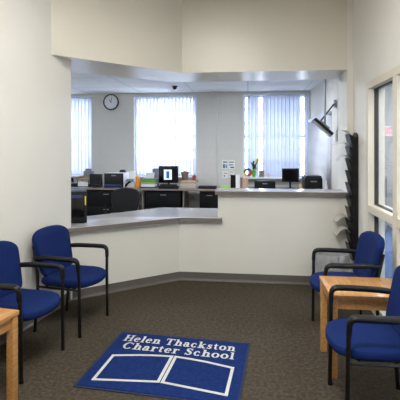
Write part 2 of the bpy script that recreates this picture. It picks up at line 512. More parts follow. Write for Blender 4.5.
# vertical blinds
def blinds(label, x0, x1, y, z0, z1, ang, mt, along='x', skip=(), pitch=.082):
    t = thing('vertical_blinds', label, 'blinds', (0, 0, 0), 0)
    n = max(2, int(round((x1 - x0) / pitch))); p = (x1 - x0) / n
    b = bm_()
    for k in range(n):
        if k in skip: continue
        x = x0 + (k + .5) * p
        aa = ang
        hw_ = .044
        g = bmesh.new()
        rows = []
        for zz in (z0, z1 - .05):
            row = []
            for s in (-1, -.33, .33, 1):
                dx = s * hw_ * math.cos(aa); dy = s * hw_ * math.sin(aa); bow = (1 - s * s) * .006
                ox = dx - math.sin(aa) * bow; oy = dy + math.cos(aa) * bow
                row.append((x + ox, y + oy, zz) if along == 'x' else (y + oy, x + ox, zz))
            rows.append(row)
        v0 = [g.verts.new(c) for c in rows[0]]; v1 = [g.verts.new(c) for c in rows[1]]
        for j in range(3): g.faces.new((v0[j], v0[j + 1], v1[j + 1], v1[j]))
        join(b, g)
    so = obj('slats', b, mt, t)
    md = so.modifiers.new('thick', 'SOLIDIFY'); md.thickness = .0012
    h = bm_()
    if along == 'x': box(h, x0 - .02, x1 + .02, y - .03, y + .03, z1 - .05, z1, .004)
    else: box(h, y - .03, y + .03, x0 - .02, x1 + .02, z1 - .05, z1, .004)
    obj('headrail', h, M['alu'], t)
    return t
blinds('white vertical blinds on the leftmost office window, left of the wall clock', wins[0][0] + .02, wins[0][1] - .02, YB + .01, ZS + .03, ZH + .03, R(43), M['blind'])
blinds('bright half-open white vertical blinds on the middle window, right of the clock', wins[1][0] + .02, wins[1][1] - .02, YB + .01, ZS + .03, ZH + .03, R(43), M['blind'])
blinds('nearly closed bluish vertical blinds on the window behind the yellow flower', wins[2][0] + .02, wins[2][1] - .02, YB + .01, ZS + .03, ZH + .03, R(14), M['blind_closed'], skip=(0, 4, 15))
blinds('vertical blinds on the side window under the tilted television', SY0 - .1, SY1 + .1, XB - .036, .8, SZ1 + .03, R(-50), M['blind'], along='y')

# ------------------------------------------------------------------ waiting-room chairs
def make_chair(label, loc, rz):
    """faces +x"""
    t = thing('waiting_chair', label, 'chair', loc, rz, 'blue waiting room chairs')
    W = .245
    # seat
    out = round_poly([(-.205, -.225), (.12, -.245), (.242, -.185), (.282, 0), (.242, .185), (.12, .245), (-.205, .225)],
                     [.05, .14, .13, .16, .13, .14, .05], 5)
    def fs(x, y, w):
        dip = .012 * max(0, (x - .12) / .14) ** 2
        return (x, y, w - dip - .006 * math.cos(y * 6) * (1 if w > .46 else 0))
    obj('seat', pillow(out, [(.03, .405), (.008, .410), (0, .425), (0, .442), (.006, .457), (.022, .468), (.06, .474), (.14, .472), (.2, .468)], fs), M['blue'], t)
    obj('seat_shell', pillow(out, [(.06, .388), (.035, .390), (.022, .404)], lambda x, y, w: (x, y, w)), M['plastic'], t)
    # backrest (outline in y,z)
    outb = round_poly([(-.218, .465), (-.246, .66), (-.260, .81), (-.17, .858), (0, .870), (.17, .858), (.260, .81), (.246, .66), (.218, .465)],
                      [.05, .14, .07, .08, .12, .08, .07, .14, .05], 5)
    def fb(y, z, w):
        x = -.186 - (z - .48) * .26 + 0.45 * y * y + w
        return (x, y, z)
    obj('backrest', pillow(outb, [(.02, -.022), (.004, -.018), (0, -.006), (0, .010), (.008, .024), (.03, .032), (.08, .034), (.14, .033)], fb), M['blue'], t)
    obj('back_shell', pillow(outb, [(.035, -.032), (.012, -.028), (.012, -.0225)], fb), M['plastic'], t)
    for s in (-1, 1):
        # rear leg runs up to carry the backrest
        p = arc_path([(-.235, s * W, .012), (-.205, s * W, .40), (-.212, s * (W - .005), .52), (-.272, s * (W - .03), .74)], .08)
        rl = obj('leg', tube(bm_(), p, .0138), M['black'], t)
        obj('foot_glide', lathe(bm_(), [(.016, 0), (.017, .004), (.015, .016)], 12, (-.236, s * W, 0)), M['plastic'], rl)
        # front leg
        p = [(.205, s * W, .012), (.200, s * W, .40), (.196, s * (W + .01), .60)]
        fl = obj('leg', tube(bm_(), p, .0138), M['black'], t)
        obj('foot_glide', lathe(bm_(), [(.016, 0), (.017, .004), (.015, .016)], 12, (.205, s * W, 0)), M['plastic'], fl)
        # arm: loops back from the leg top to the upright
        p = arc_path([(.197, s * (W + .01), .560), (.192, s * (W + .014), .652), (.08, s * (W + .02), .652), (-.12, s * (W + .01), .650), (-.25, s * (W - .02), .642)], .045, 7)
        n = len(p)
        rr = [.0165 if i < 3 else (.0165 + .004 * min(1, (i - 2) / 5)) for i in range(n)]
        rr[-1] = .014
        obj('armrest', tube(bm_(), p, rr, 12, 1.25), M['plastic'], t)
    f = bm_()
    for x in (-.14, .13): tube(f, [(x, -W, .393), (x, W, .393)], .010, 8)
    for s in (-1, 1): tube(f, [(-.205, s * W, .393), (.198, s * W, .393)], .010, 8)
    # seat-to-back brackets
    for s in (-1, 1): tube(f, [(-.12, s * .10, .385), (-.225, s * .10, .40), (-.245, s * .10, .53)], .011, 8)
    obj('seat_frame', f, M['black'], t)
    return t
RZL = math.atan2(wn.y, wn.x)
ch = make_chair('blue chair against the left wall, nearer the angled counter', (-1.577, 3.685, 0), RZL)
dup(ch, (-1.697, 2.976, 0), RZL, 'blue chair at the left edge, beside the left wooden table')
dup(ch, (.812, 3.750, 0), PI + R(2), 'blue chair at the right, between the waste bin and wooden table')
dup(ch, (.757, 2.678, 0), PI, 'nearest blue chair at the right edge, this side of the wooden table')

# ------------------------------------------------------------------ wooden side tables
def side_table(label, loc, rz, sx, sy, h):
    t = thing('side_table', label, 'table', loc, rz, 'oak side tables')
    obj('table_top', box(bm_(), -sx / 2, sx / 2, -sy / 2, sy / 2, h - .028, h, .004), M['oak'], t)
    lw = .048
    for a in (-1, 1):
        for b in (-1, 1):
            x = a * (sx / 2 - lw / 2 - .006); y = b * (sy / 2 - lw / 2 - .006)
            obj('leg', box(bm_(), x - lw / 2, x + lw / 2, y - lw / 2, y + lw / 2, 0, h - .0285, .003), M['oak'], t)
    ap = bm_()
    for b in (-1, 1):
        y = b * (sy / 2 - .030)
        box(ap, -sx / 2 + lw + .008, sx / 2 - lw - .008, y - .01, y + .01, h - .10, h - .0285)
        x = b * (sx / 2 - .030)
        box(ap, x - .01, x + .01, -sy / 2 + lw + .008, sy / 2 - lw - .008, h - .10, h - .0285)
    obj('apron', ap, M['oak'], t)
    return t
side_table('square honey oak side table between the two right chairs', (.865, 3.214, 0), 0, .60, .450, .582)
u = Vector((-1.143 * math.cos(TH) - 2.66 * math.sin(TH), -1.143 * math.sin(TH) + 2.66 * math.cos(TH)))
cL = u - wn * .29 - wd * .26
side_table('honey oak side table cut off by the left edge, beside a blue chair', (cL.x, cL.y, 0), RZL, .58, .52, .575)

# ------------------------------------------------------------------ entrance mat with its lettering
mFL = Vector((-.679 * math.cos(TH) - 3.652 * math.sin(TH), -.679 * math.sin(TH) + 3.652 * math.cos(TH)))
mFR = Vector((.413 * math.cos(TH) - 3.4286 * math.sin(TH), .413 * math.sin(TH) + 3.4286 * math.cos(TH)))
mw = (mFR - mFL).length; md_ = .86
mang = math.atan2(mFR.y - mFL.y, mFR.x - mFL.x)
mt = thing('entrance_mat', 'blue entrance mat with white school name on the brown carpet', 'mat', (mFL.x, mFL.y, 0), mang)
obj('rubber_border', prism(bm_(), [(0, 0), (0, -md_), (mw, -md_), (mw, 0)], .0005, .006, .002), M['rubber'], mt)
obj('pile', prism(bm_(), [(.018, -.018), (.018, -md_ + .018), (mw - .018, -md_ + .018), (mw - .018, -.018)], .0055, .010, .002), M['matblue'], mt)

# bold serif capitals and small letters drawn as strokes (cap height 1, x-height .68)
TK, TN = .20, .075
def g_ring(cx, cy, rx, ry, a0, a1, n=18, tk=TK):
    P = []
    for i in range(n + 1):
        a = R(a0 + (a1 - a0) * i / n)
        w = TN + (tk - TN) * abs(math.cos(a)) ** 1.4
        P.append((cx + rx * math.cos(a), cy + ry * math.sin(a), w))
    return P
def g_v(x, y0, y1, top=(1, 1), bot=(1, 1)):
    o = [[(x, y0, TK), (x, y1, TK)]]
    e = .11
    if bot: o.append([(x - .10 - e * bot[0], y0 + .03, .06), (x + .10 + e * bot[1], y0 + .03, .06)])
    if top: o.append([(x - .10 - e * top[0], y1 - .03, .06), (x + .10 + e * top[1], y1 - .03, .06)])
    return o
def glyph(c):
    if c == 'H': return .98, g_v(.22, 0, 1) + g_v(.76, 0, 1) + [[(.22, .52, .08), (.76, .52, .08)]]
    if c == 'T': return .88, g_v(.44, 0, 1, None) + [[(.03, .955, .09), (.85, .955, .09)], [(.06, .70, .05), (.06, .98, .07)], [(.82, .70, .05), (.82, .98, .07)]]
    if c == 'l': return .44, g_v(.22, 0, 1, (1, 0))
    if c == 'n': return .80, g_v(.22, 0, .68, (1, 0)) + g_v(.60, 0, .46, None) + [g_ring(.43, .44, .17, .21, 150, 0, 10)]
    if c == 'h': return .80, g_v(.22, 0, 1, (1, 0)) + g_v(.60, 0, .46, None) + [g_ring(.43, .44, .17, .21, 150, 0, 10)]
    if c == 'r': return .62, g_v(.22, 0, .68, (1, 0)) + [g_ring(.44, .42, .16, .22, 165, 40, 8, .13), [(.50, .56, .15), (.59, .56, .15)]]
    if c == 'e': return .66, [g_ring(.33, .34, .21, .31, 8, 325), [(.16, .38, .07), (.58, .38, .07)]]
    if c == 'c': return .64, [g_ring(.34, .34, .22, .31, 60, 322), [(.42, .52, .14), (.54, .52, .14)]]
    if c == 'o': return .72, [g_ring(.36, .34, .24, .31, 0, 360, 26)]
    if c == 'a': return .70, g_v(.48, .03, .46, None, None) + [g_ring(.32, .46, .16, .19, 165, 0, 10), [(.12, .50, .13), (.24, .50, .13)], g_ring(.28, .20, .15, .17, 60, 330, 14), [(.46, .04, .08), (.68, .05, .06)]]
    if c == 'k': return .80, g_v(.22, 0, 1, (1, 0)) + [[(.26, .30, .07), (.58, .63, .07)], [(.36, .36, .2), (.62, .02, .2)], [(.48, .03, .06), (.80, .03, .06)], [(.48, .65, .06), (.74, .65, .06)]]
    if c == 's': return .58, [[(.45, .52, .06), (.40, .61, .09), (.28, .64, .09), (.17, .57, .13), (.19, .45, .17), (.30, .36, .19), (.41, .26, .18), (.44, .14, .14), (.34, .05, .09), (.20, .05, .08), (.12, .17, .06)], [(.47, .46, .05), (.47, .67, .05)], [(.09, .01, .05), (.09, .22, .05)]]
    if c == 't': return .50, [[(.22, .88, .10), (.22, .14, TK), (.30, .05, .12), (.44, .08, .06)], [(.04, .64, .075), (.44, .64, .075)]]
    if c == 'C': return .92, [g_ring(.47, .5, .36, .46, 45, 320, 24, .22), [(.80, .66, .06), (.80, .98, .06)]]
    if c == 'S': return .74, [[(.58, .74, .08), (.52, .90, .10), (.36, .95, .10), (.20, .86, .15), (.19, .70, .20), (.34, .56, .22), (.52, .42, .22), (.58, .26, .18), (.48, .08, .11), (.30, .05, .10), (.16, .18, .08)], [(.62, .66, .05), (.62, .99, .05)], [(.11, .0, .05), (.11, .32, .05)]]
    return .4, []
def word(s, x0, y, k, kx):
    b = bm_(); x = 0; zi = 0
    for c in s:
        adv, strokes = glyph(c)
        for P in strokes:
            zi += 1
            g = bmesh.new(); L_, R_ = [], []
            for i, p in enumerate(P):
                q = Vector(P[min(len(P) - 1, i + 1)][:2]) - Vector(P[max(0, i - 1)][:2]); q.normalize()
                n = Vector((-q.y, q.x)) * p[2] / 2
                for lst, sg in ((L_, 1), (R_, -1)):
                    lst.append(g.verts.new((x0 + (x + p[0] + sg * n.x) * kx, y + (p[1] + sg * n.y) * k, .0112 + .00004 * (zi % 7))))
            for i in range(len(P) - 1): g.faces.new((L_[i], R_[i], R_[i + 1], L_[i + 1]))
            bmesh.ops.recalc_face_normals(g, faces=g.faces)
            if sum(f.normal.z for f in g.faces) < 0: bmesh.ops.reverse_faces(g, faces=g.faces)
            ex = bmesh.ops.extrude_face_region(g, geom=g.faces[:])
            bmesh.ops.translate(g, vec=(0, 0, -.0018), verts=[v for v in ex['geom'] if isinstance(v, bmesh.types.BMVert)])
            bmesh.ops.recalc_face_normals(g, faces=g.faces)
            join(b, g)
        x += adv + .06
    obj('lettering', b, M['matwhite'], mt, False)
    return x
def word_w(s): return sum(glyph(c)[0] + .06 for c in s)
def line(ws, x0, x1, y, k):
    tot = sum(word_w(w_) for w_ in ws) + .42 * (len(ws) - 1); kx = (x1 - x0) / tot; x = x0
    for w_ in ws:
        word(w_, x, y, k, kx); x += (word_w(w_) + .42) * kx
line(('Helen', 'Thackston'), .075, 1.012, -.170, .105)
line(('Charter', 'School'), .115, 1.02, -.298, .105)
def page(P, wdt=.022):
    e = bm_()
    for i in range(len(P)):
        p = Vector(P[i]); q = Vector(P[(i + 1) % len(P)]); d = (q - p).normalized(); n = Vector((-d.y, d.x)) * wdt / 2
        p = p - d * wdt / 2; q = q + d * wdt / 2
        prism(e, [p + n, p - n, q - n, q + n], .0098, .0114 + .00005 * i)
    obj('emblem_page', e, M['matwhite'], mt, False)
page([(.10, -.76), (.545, -.70), (.545, -.345), (.43, -.355), (.30, -.375), (.10, -.42)])
page([(.575, -.70), (1.02, -.76), (1.02, -.42), (.82, -.375), (.69, -.355), (.575, -.345)])

# ------------------------------------------------------------------ literature rack on the right wall
YRK = 4.905
t = thing('literature_rack', 'tall black wall rack of brochure pockets beside the counter end', 'rack', (XR, YRK, 0))
ZR0, ZR1 = .34, 1.765
obj('back_panel', prism(bm_(), [(-.016, -.11), (0, -.11), (0, .11), (-.016, .11)], ZR0, ZR1 - .05, .003), M['plastic'], t)
tp = bm_()
pts = [(-.11, ZR1 - .052)] + [(.11 * math.cos(PI - k * PI / 10), ZR1 - .052 + .06 * math.sin(k * PI / 10)) for k in range(11)]
g = bmesh.new()
fa = [g.verts.new((-.016, p[0], p[1])) for p in pts[1:]]; fb_ = [g.verts.new((-.001, p[0], p[1])) for p in pts[1:]]
g.faces.new(fa); g.faces.new(fb_[::-1])
for k in range(len(fa)): g.faces.new((fa[k], fa[(k + 1) % len(fa)], fb_[(k + 1) % len(fa)], fb_[k]))
bmesh.ops.recalc_face_normals(g, faces=g.faces)
obj('top_cap', g, M['plastic'], t, False)
NP = 10; ph = (ZR1 - .06 - ZR0) / NP
for k in range(NP):
    z = ZR0 + k * ph + .004
    g = bm_()
    # tray: slanting front plate, floor, cheeks
    def plate(p, q, th=.004):
        gg = bmesh.new()
        vs = []
        for yy in (-.106, .106):
            for (xx, zz) in (p, q):
                vs.append((xx, yy, zz))
        d = Vector((q[0] - p[0], 0, q[1] - p[1])).normalized(); nn = Vector((d.z, 0, -d.x)) * th
        V = [gg.verts.new(v) for v in vs] + [gg.verts.new(Vector(v) + nn) for v in vs]
        for f_ in ((0, 1, 3, 2), (4, 6, 7, 5), (0, 2, 6, 4), (1, 5, 7, 3), (0, 4, 5, 1), (2, 3, 7, 6)):
            gg.faces.new([V[i] for i in f_])
        bmesh.ops.recalc_face_normals(gg, faces=gg.faces); join(g, gg)
    plate((-.0165, z), (-.055, z + .006))
    plate((-.055, z + .006), (-.100, z + .185))
    for yy in (-.106, .102):
        gg = bmesh.new()
        V = [gg.verts.new((x, yy + dy, zz)) for dy in (0, .004) for x, zz in ((-.0165, z), (-.055, z + .006), (-.100, z + .185), (-.0165, z + .136))]
        gg.faces.new(V[:4]); gg.faces.new(V[4:][::-1])
        for i in range(4): gg.faces.new((V[i], V[(i + 1) % 4], V[4 + (i + 1) % 4], V[4 + i]))
        bmesh.ops.recalc_face_normals(gg, faces=gg.faces); join(g, gg)
    obj('pocket', g, M['plastic'], t, False)

def brochure(k, label, out, droop, mt_='paper', y=0.0):
    z = ZR0 + k * ph + .004
    prof = [(-.045, z + .012), (-.085, z + .185), (-.096, z + .207), (-.112, z + .220), (-.135, z + .224)]
    for q in range(1, 7):
        f = q / 6
        prof.append((-.135 - out * f, z + .224 - droop * f * f))
    g = bmesh.new()
    rows = [[g.verts.new((XR + x, YRK + y + yy, zz)) for yy in (-.09, .09)] for x, zz in prof]
    for i in range(len(rows) - 1): g.faces.new((rows[i][0], rows[i + 1][0], rows[i + 1][1], rows[i][1]))
    bmesh.ops.solidify(g, geom=g.faces[:], thickness=.006)
    o = obj('brochure', g, M[mt_])
    return tag(o, label, 'brochure', 'brochures in the wall rack')
brochure(9, 'white brochure curling out of the top pocket of the black wall rack', .10, .02)
brochure(8, 'white brochure bent far out of the second pocket from the rack top', .12, .03)
brochure(7, 'grey brochure bent out of the third pocket from the rack top', .075, .07, 'white')
brochure(2, 'white brochure curling out low on the black rack, above another one', .095, .07)
brochure(1, 'lowest white brochure drooping from the rack, above the waste bin', .095, .08)

# ------------------------------------------------------------------ waste bin
bx, by = .895, 4.70
t = thing('waste_bin', 'lined grey waste bin in the corner behind the far right chair', 'bin', (bx, by, 0))
obj('bin_body', lathe(bm_(), [(.0, .004), (.125, 0), (.13, .01), (.165, .43), (.172, .435), (.172, .45), (.162, .452), (.122, .02), (.0, .018)], 28), M['grey'], t)
g = bmesh.new(); rings = []
prof = [(.14, .33), (.158, .44), (.168, .462), (.182, .464), (.19, .44), (.193, .38), (.192, .31), (.196, .265)]
N = 64
for j, (r, z) in enumerate(prof):
    ring = []
    for k in range(N):
        a = 2 * PI * k / N
        wv = (.006 * math.sin(9 * a + j) + .005 * math.sin(17 * a + j * 1.7) + .004 * math.sin(31 * a)) * (0.2 if j < 3 else 1)
        zz = z + (.02 * math.sin(5 * a) + .012 * math.sin(11 * a)) * (1 if j > 5 else .1)
        ring.append(g.verts.new(((r + wv) * math.cos(a), (r + wv) * math.sin(a), zz)))
    rings.append(ring)
for j in range(len(prof) - 1):
    for k in range(N): g.faces.new((rings[j][k], rings[j][(k + 1) % N], rings[j + 1][(k + 1) % N], rings[j + 1][k]))
obj('bin_liner', g, M['bag'], t)

# ------------------------------------------------------------------ office furniture
DY0, DY1, DH = 8.47, 9.17, .76
t = thing('office_desk', 'long grey topped office worktop under the back windows', 'desk', (0, 0, 0))
obj('worktop', box(bm_(), -4.45, 1.30, DY0, DY1, DH - .035, DH, .004), M['lamdark'], t)
for x in (-4.4, RX(142, DY0), RX(183, DY0), RX(222, DY0), 1.26):
    obj('support_panel', box(bm_(), x - .012, x + .012, DY0 + .06, DY1 - .02, 0, DH - .036), M['lamdark'], t, False)
def pedestal(x0, x1, label):
    t = thing('file_cabinet', label, 'cabinet', ((x0 + x1) / 2, DY0 + .1, 0), 0, 'black cabinets under the worktop')
    w_ = (x1 - x0) / 2
    obj('body', box(bm_(), -w_, w_, 0.0, .5, .03, DH - .045, .004), M['dark'], t)
    for k in range(2):
        z0 = .06 + k * .32
        d = obj('drawer', box(bm_(), -w_ + .012, w_ - .012, -.018, -.001, z0, z0 + .30, .004), M['dark'], t)
        obj('handle', box(bm_(), -.06, .06, -.032, -.0185, z0 + .24, z0 + .255, .003), M['steel'], d)
    obj('plinth', box(bm_(), -w_ + .02, w_ - .02, .03, .48, 0, .029), M['dark'], t, False)
pedestal(RX(84, DY0), RX(126, DY0), 'black file cabinet under the worktop, behind the office chair')
pedestal(RX(145, DY0), RX(180, DY0), 'black file cabinet under the worktop, below the framed photo screen')
pedestal(RX(199, DY0), RX(219, DY0), 'black file cabinet under the worktop, left of the high counter')

# office chair behind the low counter
oy = 6.75; ox = RX(122.5, oy)
t = thing('office_chair', 'black swivel office chair behind the low counter', 'chair', (ox, oy, 0), R(4))
outb = round_poly([(-.20, .52), (-.245, .70), (-.235, .87), (-.10, .915), (.10, .915), (.235, .87), (.245, .70), (.20, .52)], [.06, .12, .12, .12, .12, .12, .12, .06], 6)
fbk = lambda x, z, w: (x, .22 + (z - .5) * .12 + w - .5 * x * x, z)
obj('backrest', pillow(outb, [(.03, -.04), (.006, -.034), (0, -.015), (0, .012), (.01, .03), (.04, .036)], lambda x, z, w: fbk(x, z, -w)), M['darkfab'], t)
outs = round_poly([(-.24, -.24), (.24, -.24), (.25, .22), (-.25, .22)], [.1, .1, .07, .07], 6)
obj('seat', pillow(outs, [(.03, .43), (0, .45), (0, .48), (.02, .505), (.08, .512)], lambda x, y, w: (x, y, w)), M['darkfab'], t)
obj('back_bracket', tube(bm_(), arc_path([(0, .05, .425), (0, .30, .425), (0, .29, .70)], .06), .018), M['plastic'], t)
obj('gas_column', lathe(bm_(), [(.035, .10), (.035, .25), (.022, .26), (.022, .43)], 16), M['plastic'], t)
for k in range(5):
    a = 2 * PI * k / 5 + .3
    sp = obj('base_spoke', tube(bm_(), [(.02 * math.cos(a), .02 * math.sin(a), .115), (.3 * math.cos(a), .3 * math.sin(a), .075)], [.024, .016], 8), M['plastic'], t)
    g = bmesh.new(); bmesh.ops.create_uvsphere(g, u_segments=12, v_segments=8, radius=.028)
    bmesh.ops.translate(g, vec=(.3 * math.cos(a), .3 * math.sin(a), .0285), verts=g.verts)
    obj('caster', g, M['plastic'], sp)
for s in (-1, 1):
    obj('armrest', tube(bm_(), arc_path([(s * .2, .02, .44), (s * .285, .02, .44), (s * .285, .02, .66)], .04), .014), M['plastic'], t)

# computer tower on the low counter by the wall end
ty = 4.425; tx0 = RX(60, ty); tx1 = RX(86, ty)
t = thing('computer_tower', 'black computer tower standing at the left end of the low counter', 'computer', ((tx0 + tx1) / 2 , ty, .767), R(23))
hwid = (tx1 - tx0) / 2
obj('case', box(bm_(), -hwid, hwid, 0, .40, .006, RZ(192, tx1, ty) - .767, .006), M['plastic'], t)
obj('front_bezel', box(bm_(), -hwid + .01, hwid - .03, -.012, -.0005, .02, RZ(192, tx1, ty) - .80, .004), M['screenoff'], t)
obj('drive_door', box(bm_(), -hwid + .02, hwid - .045, -.018, -.0125, .285, .315, .002), M['navy'], t)
for sx in (-1, 1):
    for yy in (.04, .36): obj('foot', box(bm_(), sx * (hwid - .04) - .02, sx * (hwid - .04) + .02, yy - .02, yy + .02, 0, .0055), M['plastic'], t, False)
obj('sticky_note', box(bm_(), hwid - .024, hwid - .010, -.0025, -.0005, .20, .30), M['yellow'], t, False)

# ------------------------------------------------------------------ things on the back worktop
def on(px, y): return RX(px, y)
def W(px0, px1, y): return RX(px1, y) - RX(px0, y)
def HZ(py, px, y): return RZ(py, RX(px, y), y)

def monitor(name, label, px0, px1, py0, py1, y, lit=False, cat='monitor', back=False):
    x0, x1 = RX(px0, y), RX(px1, y); xc = (x0 + x1) / 2
    z1 = RZ(py0, xc, y); z0 = RZ(py1, xc, y)
    t = thing(name, label, cat, (xc, y, DH)); hw_ = (x1 - x0) / 2
    h0, h1 = z0 - DH, z1 - DH
    obj('housing', box(bm_(), -hw_, hw_, 0, .035, h0, h1, .006), M['plastic'], t)
    obj('screen', box(bm_(), -hw_ + .018, hw_ - .018, -.004, -.0005, h0 + .02, h1 - .018), M['screenoff'], t, False)
    if lit:
        obj('picture', box(bm_(), -.09, .075, -.0065, -.0045, h0 + .07, h1 - .075), M['screen'], t, False)
        obj('picture_mark', box(bm_(), -.04, .025, -.0085, -.007, h0 + .10, h1 - .11), M['cyan'], t, False)
    obj('stand', tube(bm_(), [(0, .06, .012), (0, .06, h0 + .04), (0, .036, h0 + .09)], .02, 10), M['plastic'], t)
    obj('stand_base', lathe(bm_(), [(.11, 0), (.11, .008), (.03, .014)], 24, (0, .06, 0)), M['plastic'], t)
    return t

def printer(label, px0, px1, py0, y, depth, body, front, name='printer', strip=True):
    x0, x1 = RX(px0, y), RX(px1, y); xc = (x0 + x1) / 2; h = RZ(py0, xc, y) - DH; hw_ = (x1 - x0) / 2
    t = thing(name, label, 'printer', (xc, y, DH), 0)
    obj('body', box(bm_(), -hw_, hw_, .012, depth, .006, h, .012), M[body], t)
    obj('front_panel', box(bm_(), -hw_ + .004, hw_ - .004, -.004, .0115, .012, h - .008, .004), M[front], t)
    obj('paper_tray', box(bm_(), -hw_ + .03, hw_ - .03, -.012, -.0045, .025, .075, .003), M['navy' if strip else 'dark'], t)
    obj('badge', box(bm_(), -.05, .05, -.0065, -.0045, h - .065, h - .045), M['grey'], t, False)
    for sx in (-1, 1):
        for yy in (.05, depth - .05): obj('foot', box(bm_(), sx * (hw_ - .05) - .02, sx * (hw_ - .05) + .02, yy - .02, yy + .02, 0, .0058), M['plastic'], t, False)
    return t

def simple(name, bm, m, label, cat, group=None, smooth=True):
    return tag(obj(name, bm, M[m], None, smooth), label, cat, group)

y = 8.72
# far left
x0, x1 = RX(70, y), RX(76, y)
t = thing('desk_phone', 'black desk phone at the far left of the back worktop', 'phone', ((x0 + x1) / 2, y, DH))
obj('phone_body', box(bm_(), -.075, .065, 0, .16, 0, .07, .01), M['plastic'], t)
obj('handset', tube(bm_(), arc_path([(-.06, .02, .085), (-.06, .05, .16), (-.06, .11, .19), (-.06, .14, .085)], .04), .018, 10), M['plastic'], t)
# letter tray stack
x0, x1 = RX(77, y), RX(88.5, y)
t = thing('letter_tray', 'tan two-tier letter tray holding white paper, left of black monitor', 'tray', ((x0 + x1) / 2, y, DH))
hw_ = (x1 - x0) / 2
for z, m_ in ((.0, 'plastic'), (.16, 'tan')):
    g = bm_(); box(g, -hw_, hw_, 0, .3, z, z + .012); box(g, -hw_, -hw_ + .01, 0, .3, z + .0, z + .06); box(g, hw_ - .01, hw_, 0, .3, z, z + .06); box(g, -hw_, hw_, .29, .3, z, z + .06)
    obj('tray', g, M[m_], t, False)
for sx in (-1, 1):
    for yy in (.28, .02): obj('post', box(bm_(), sx * (hw_ - .006) - .005, sx * (hw_ - .006) + .005, yy - .005, yy + .005, .05, .162), M['plastic'], t, False)
simple('paper_stack', box(bm_(), (x0 + x1) / 2 - hw_ + .015, (x0 + x1) / 2 + hw_ - .015, y + .01, y + .27, DH + .0125, DH + .105), 'paper', 'white paper stack in the lower tier of the tan letter tray', 'paper')
simple('desk_organizer', box(box(bm_(), RX(82.5, y), RX(91, y), y + .05, y + .2, DH + .222, DH + .34, .006), RX(84, y), RX(89.5, y), y + .08, y + .12, DH + .335, DH + .39), 'grey',
       'grey organizer box on top of the tan letter tray', 'organizer')
monitor('computer_monitor', 'small black square monitor left of the black fronted printer', 89.5, 102, 174, 186.3, 8.66)
printer('black fronted printer with white sides, left of the orange bag', 104, 123.5, 173, 8.6, .42, 'white', 'plastic')
simple('stapler', box(box(bm_(), RX(120, 8.75), RX(126, 8.75), 8.7, 8.78, HZ(172.6, 113, 8.6) + .0, HZ(172.6, 113, 8.6) + .03, .006), RX(120.3, 8.75), RX(125.7, 8.75), 8.705, 8.775, HZ(172.6, 113, 8.6) + .032, HZ(172.6, 113, 8.6) + .055, .006, Matrix.Rotation(R(-4), 3, 'Y')),
       'plastic', 'small black stapler on top of the black fronted printer', 'stapler')
# white fax machine
yf = 8.72; x0, x1 = RX(125.5, yf), RX(134, yf)
t = thing('fax_machine', 'white and grey fax machine right of the black fronted printer', 'fax', ((x0 + x1) / 2, yf, DH))
hw_ = (x1 - x0) / 2
obj('body', box(bm_(), -hw_, hw_, 0, .3, 0, .15, .012), M['white'], t)
obj('control_panel', box(bm_(), -hw_ + .01, hw_ - .01, -.01, .09, .14, .165, .006, Matrix.Rotation(R(18), 3, 'X')), M['grey'], t)
obj('paper_feed', box(bm_(), -hw_ + .02, hw_ - .02, .2, .212, .151, .34, .003, Matrix.Rotation(R(-14), 3, 'X')), M['paper'], t)
obj('handset', tube(bm_(), arc_path([(-hw_ + .01, -.02, .03), (-hw_ + .05, -.03, .09), (.02, -.03, .13)], .03), .022, 10), M['plastic'], t)
# orange bag
g = bm_()
yo = 8.58; xc = RX(136.5, yo)
out = round_poly([(-.05, .0), (.06, .0), (.075, .12), (.035, .25), (-.03, .25), (-.02, .12)], [.02, .02, .06, .05, .05, .06], 6)
simple('orange_bag', pillow(out, [(.02, -.05), (0, -.035), (0, .035), (.02, .05)], lambda a, b, w: (xc + a, yo + .05 + w, DH + b)), 'orange', 'orange curved soft bag leaning by the green striped stack', 'bag')
# stack with green box
ys = 8.62; x0, x1 = RX(140, ys), RX(156, ys); xc = (x0 + x1) / 2
z = DH
for i, (w0, w1, hh, m_, nm, lb, ct) in enumerate((
        (140.5, 157, .025, 'navy', 'binder', 'navy binder at the bottom of the stack beside the orange bag', 'binder'),
        (141, 154.5, .055, 'paper', 'paper_stack', 'thick white paper pile on the navy binder', 'paper'),
        (140.5, 155, .035, 'rose', 'folder', 'dusty rose folder under the bright green box', 'folder'),
        (141, 155, .05, 'green', 'green_box', 'flat bright green box in the stack by the orange bag', 'box'),
        (143, 155.5, .03, 'grey', 'folder', 'grey folder on top of the bright green box', 'folder'))):
    simple(nm, box(bm_(), RX(w0, ys), RX(w1, ys), ys + .004 * (i % 2), ys + .25, z + .0004, z + hh, .003), m_, lb, ct); z += hh
g = bmesh.new()
rows = []
for k in range(7):
    f = k / 6
    rows.append([g.verts.new((RX(px, ys), ys + .12 + .05 * f * f, z + .002 + .115 * f)) for px in (144, 153)])
for k in range(6): g.faces.new((rows[k][0], rows[k][1], rows[k + 1][1], rows[k + 1][0]))
bmesh.ops.solidify(g, geom=g.faces[:], thickness=.002)
simple('loose_paper', g, 'paper', 'white sheet propped upright on the grey folder', 'paper')
yb = 8.92
simple('storage_box', box(box(bm_(), RX(152.5, yb), RX(158, yb), yb, yb + .14, DH + .0, HZ(169, 155, yb), .004), RX(152.3, yb), RX(158.2, yb), yb - .004, yb + .144, HZ(171.5, 155, yb), HZ(168.6, 155, yb), .003), 'grey',
       'grey lidded box behind the lit screen and paper stack', 'box')
monitor('photo_monitor', 'black monitor showing a pale blue picture, middle of the worktop', 158.5, 178, 166, 183, 8.6, True)
simple('docking_station', box(box(bm_(), RX(158.5, 8.5), RX(178.5, 8.5), 8.475, 8.545, DH + .0005, DH + .065, .012), RX(160, 8.5), RX(177, 8.5), 8.49, 8.54, DH + .0655, DH + .095, .01), 'plastic',
       'low black docking station at the foot of the picture monitor', 'electronics')
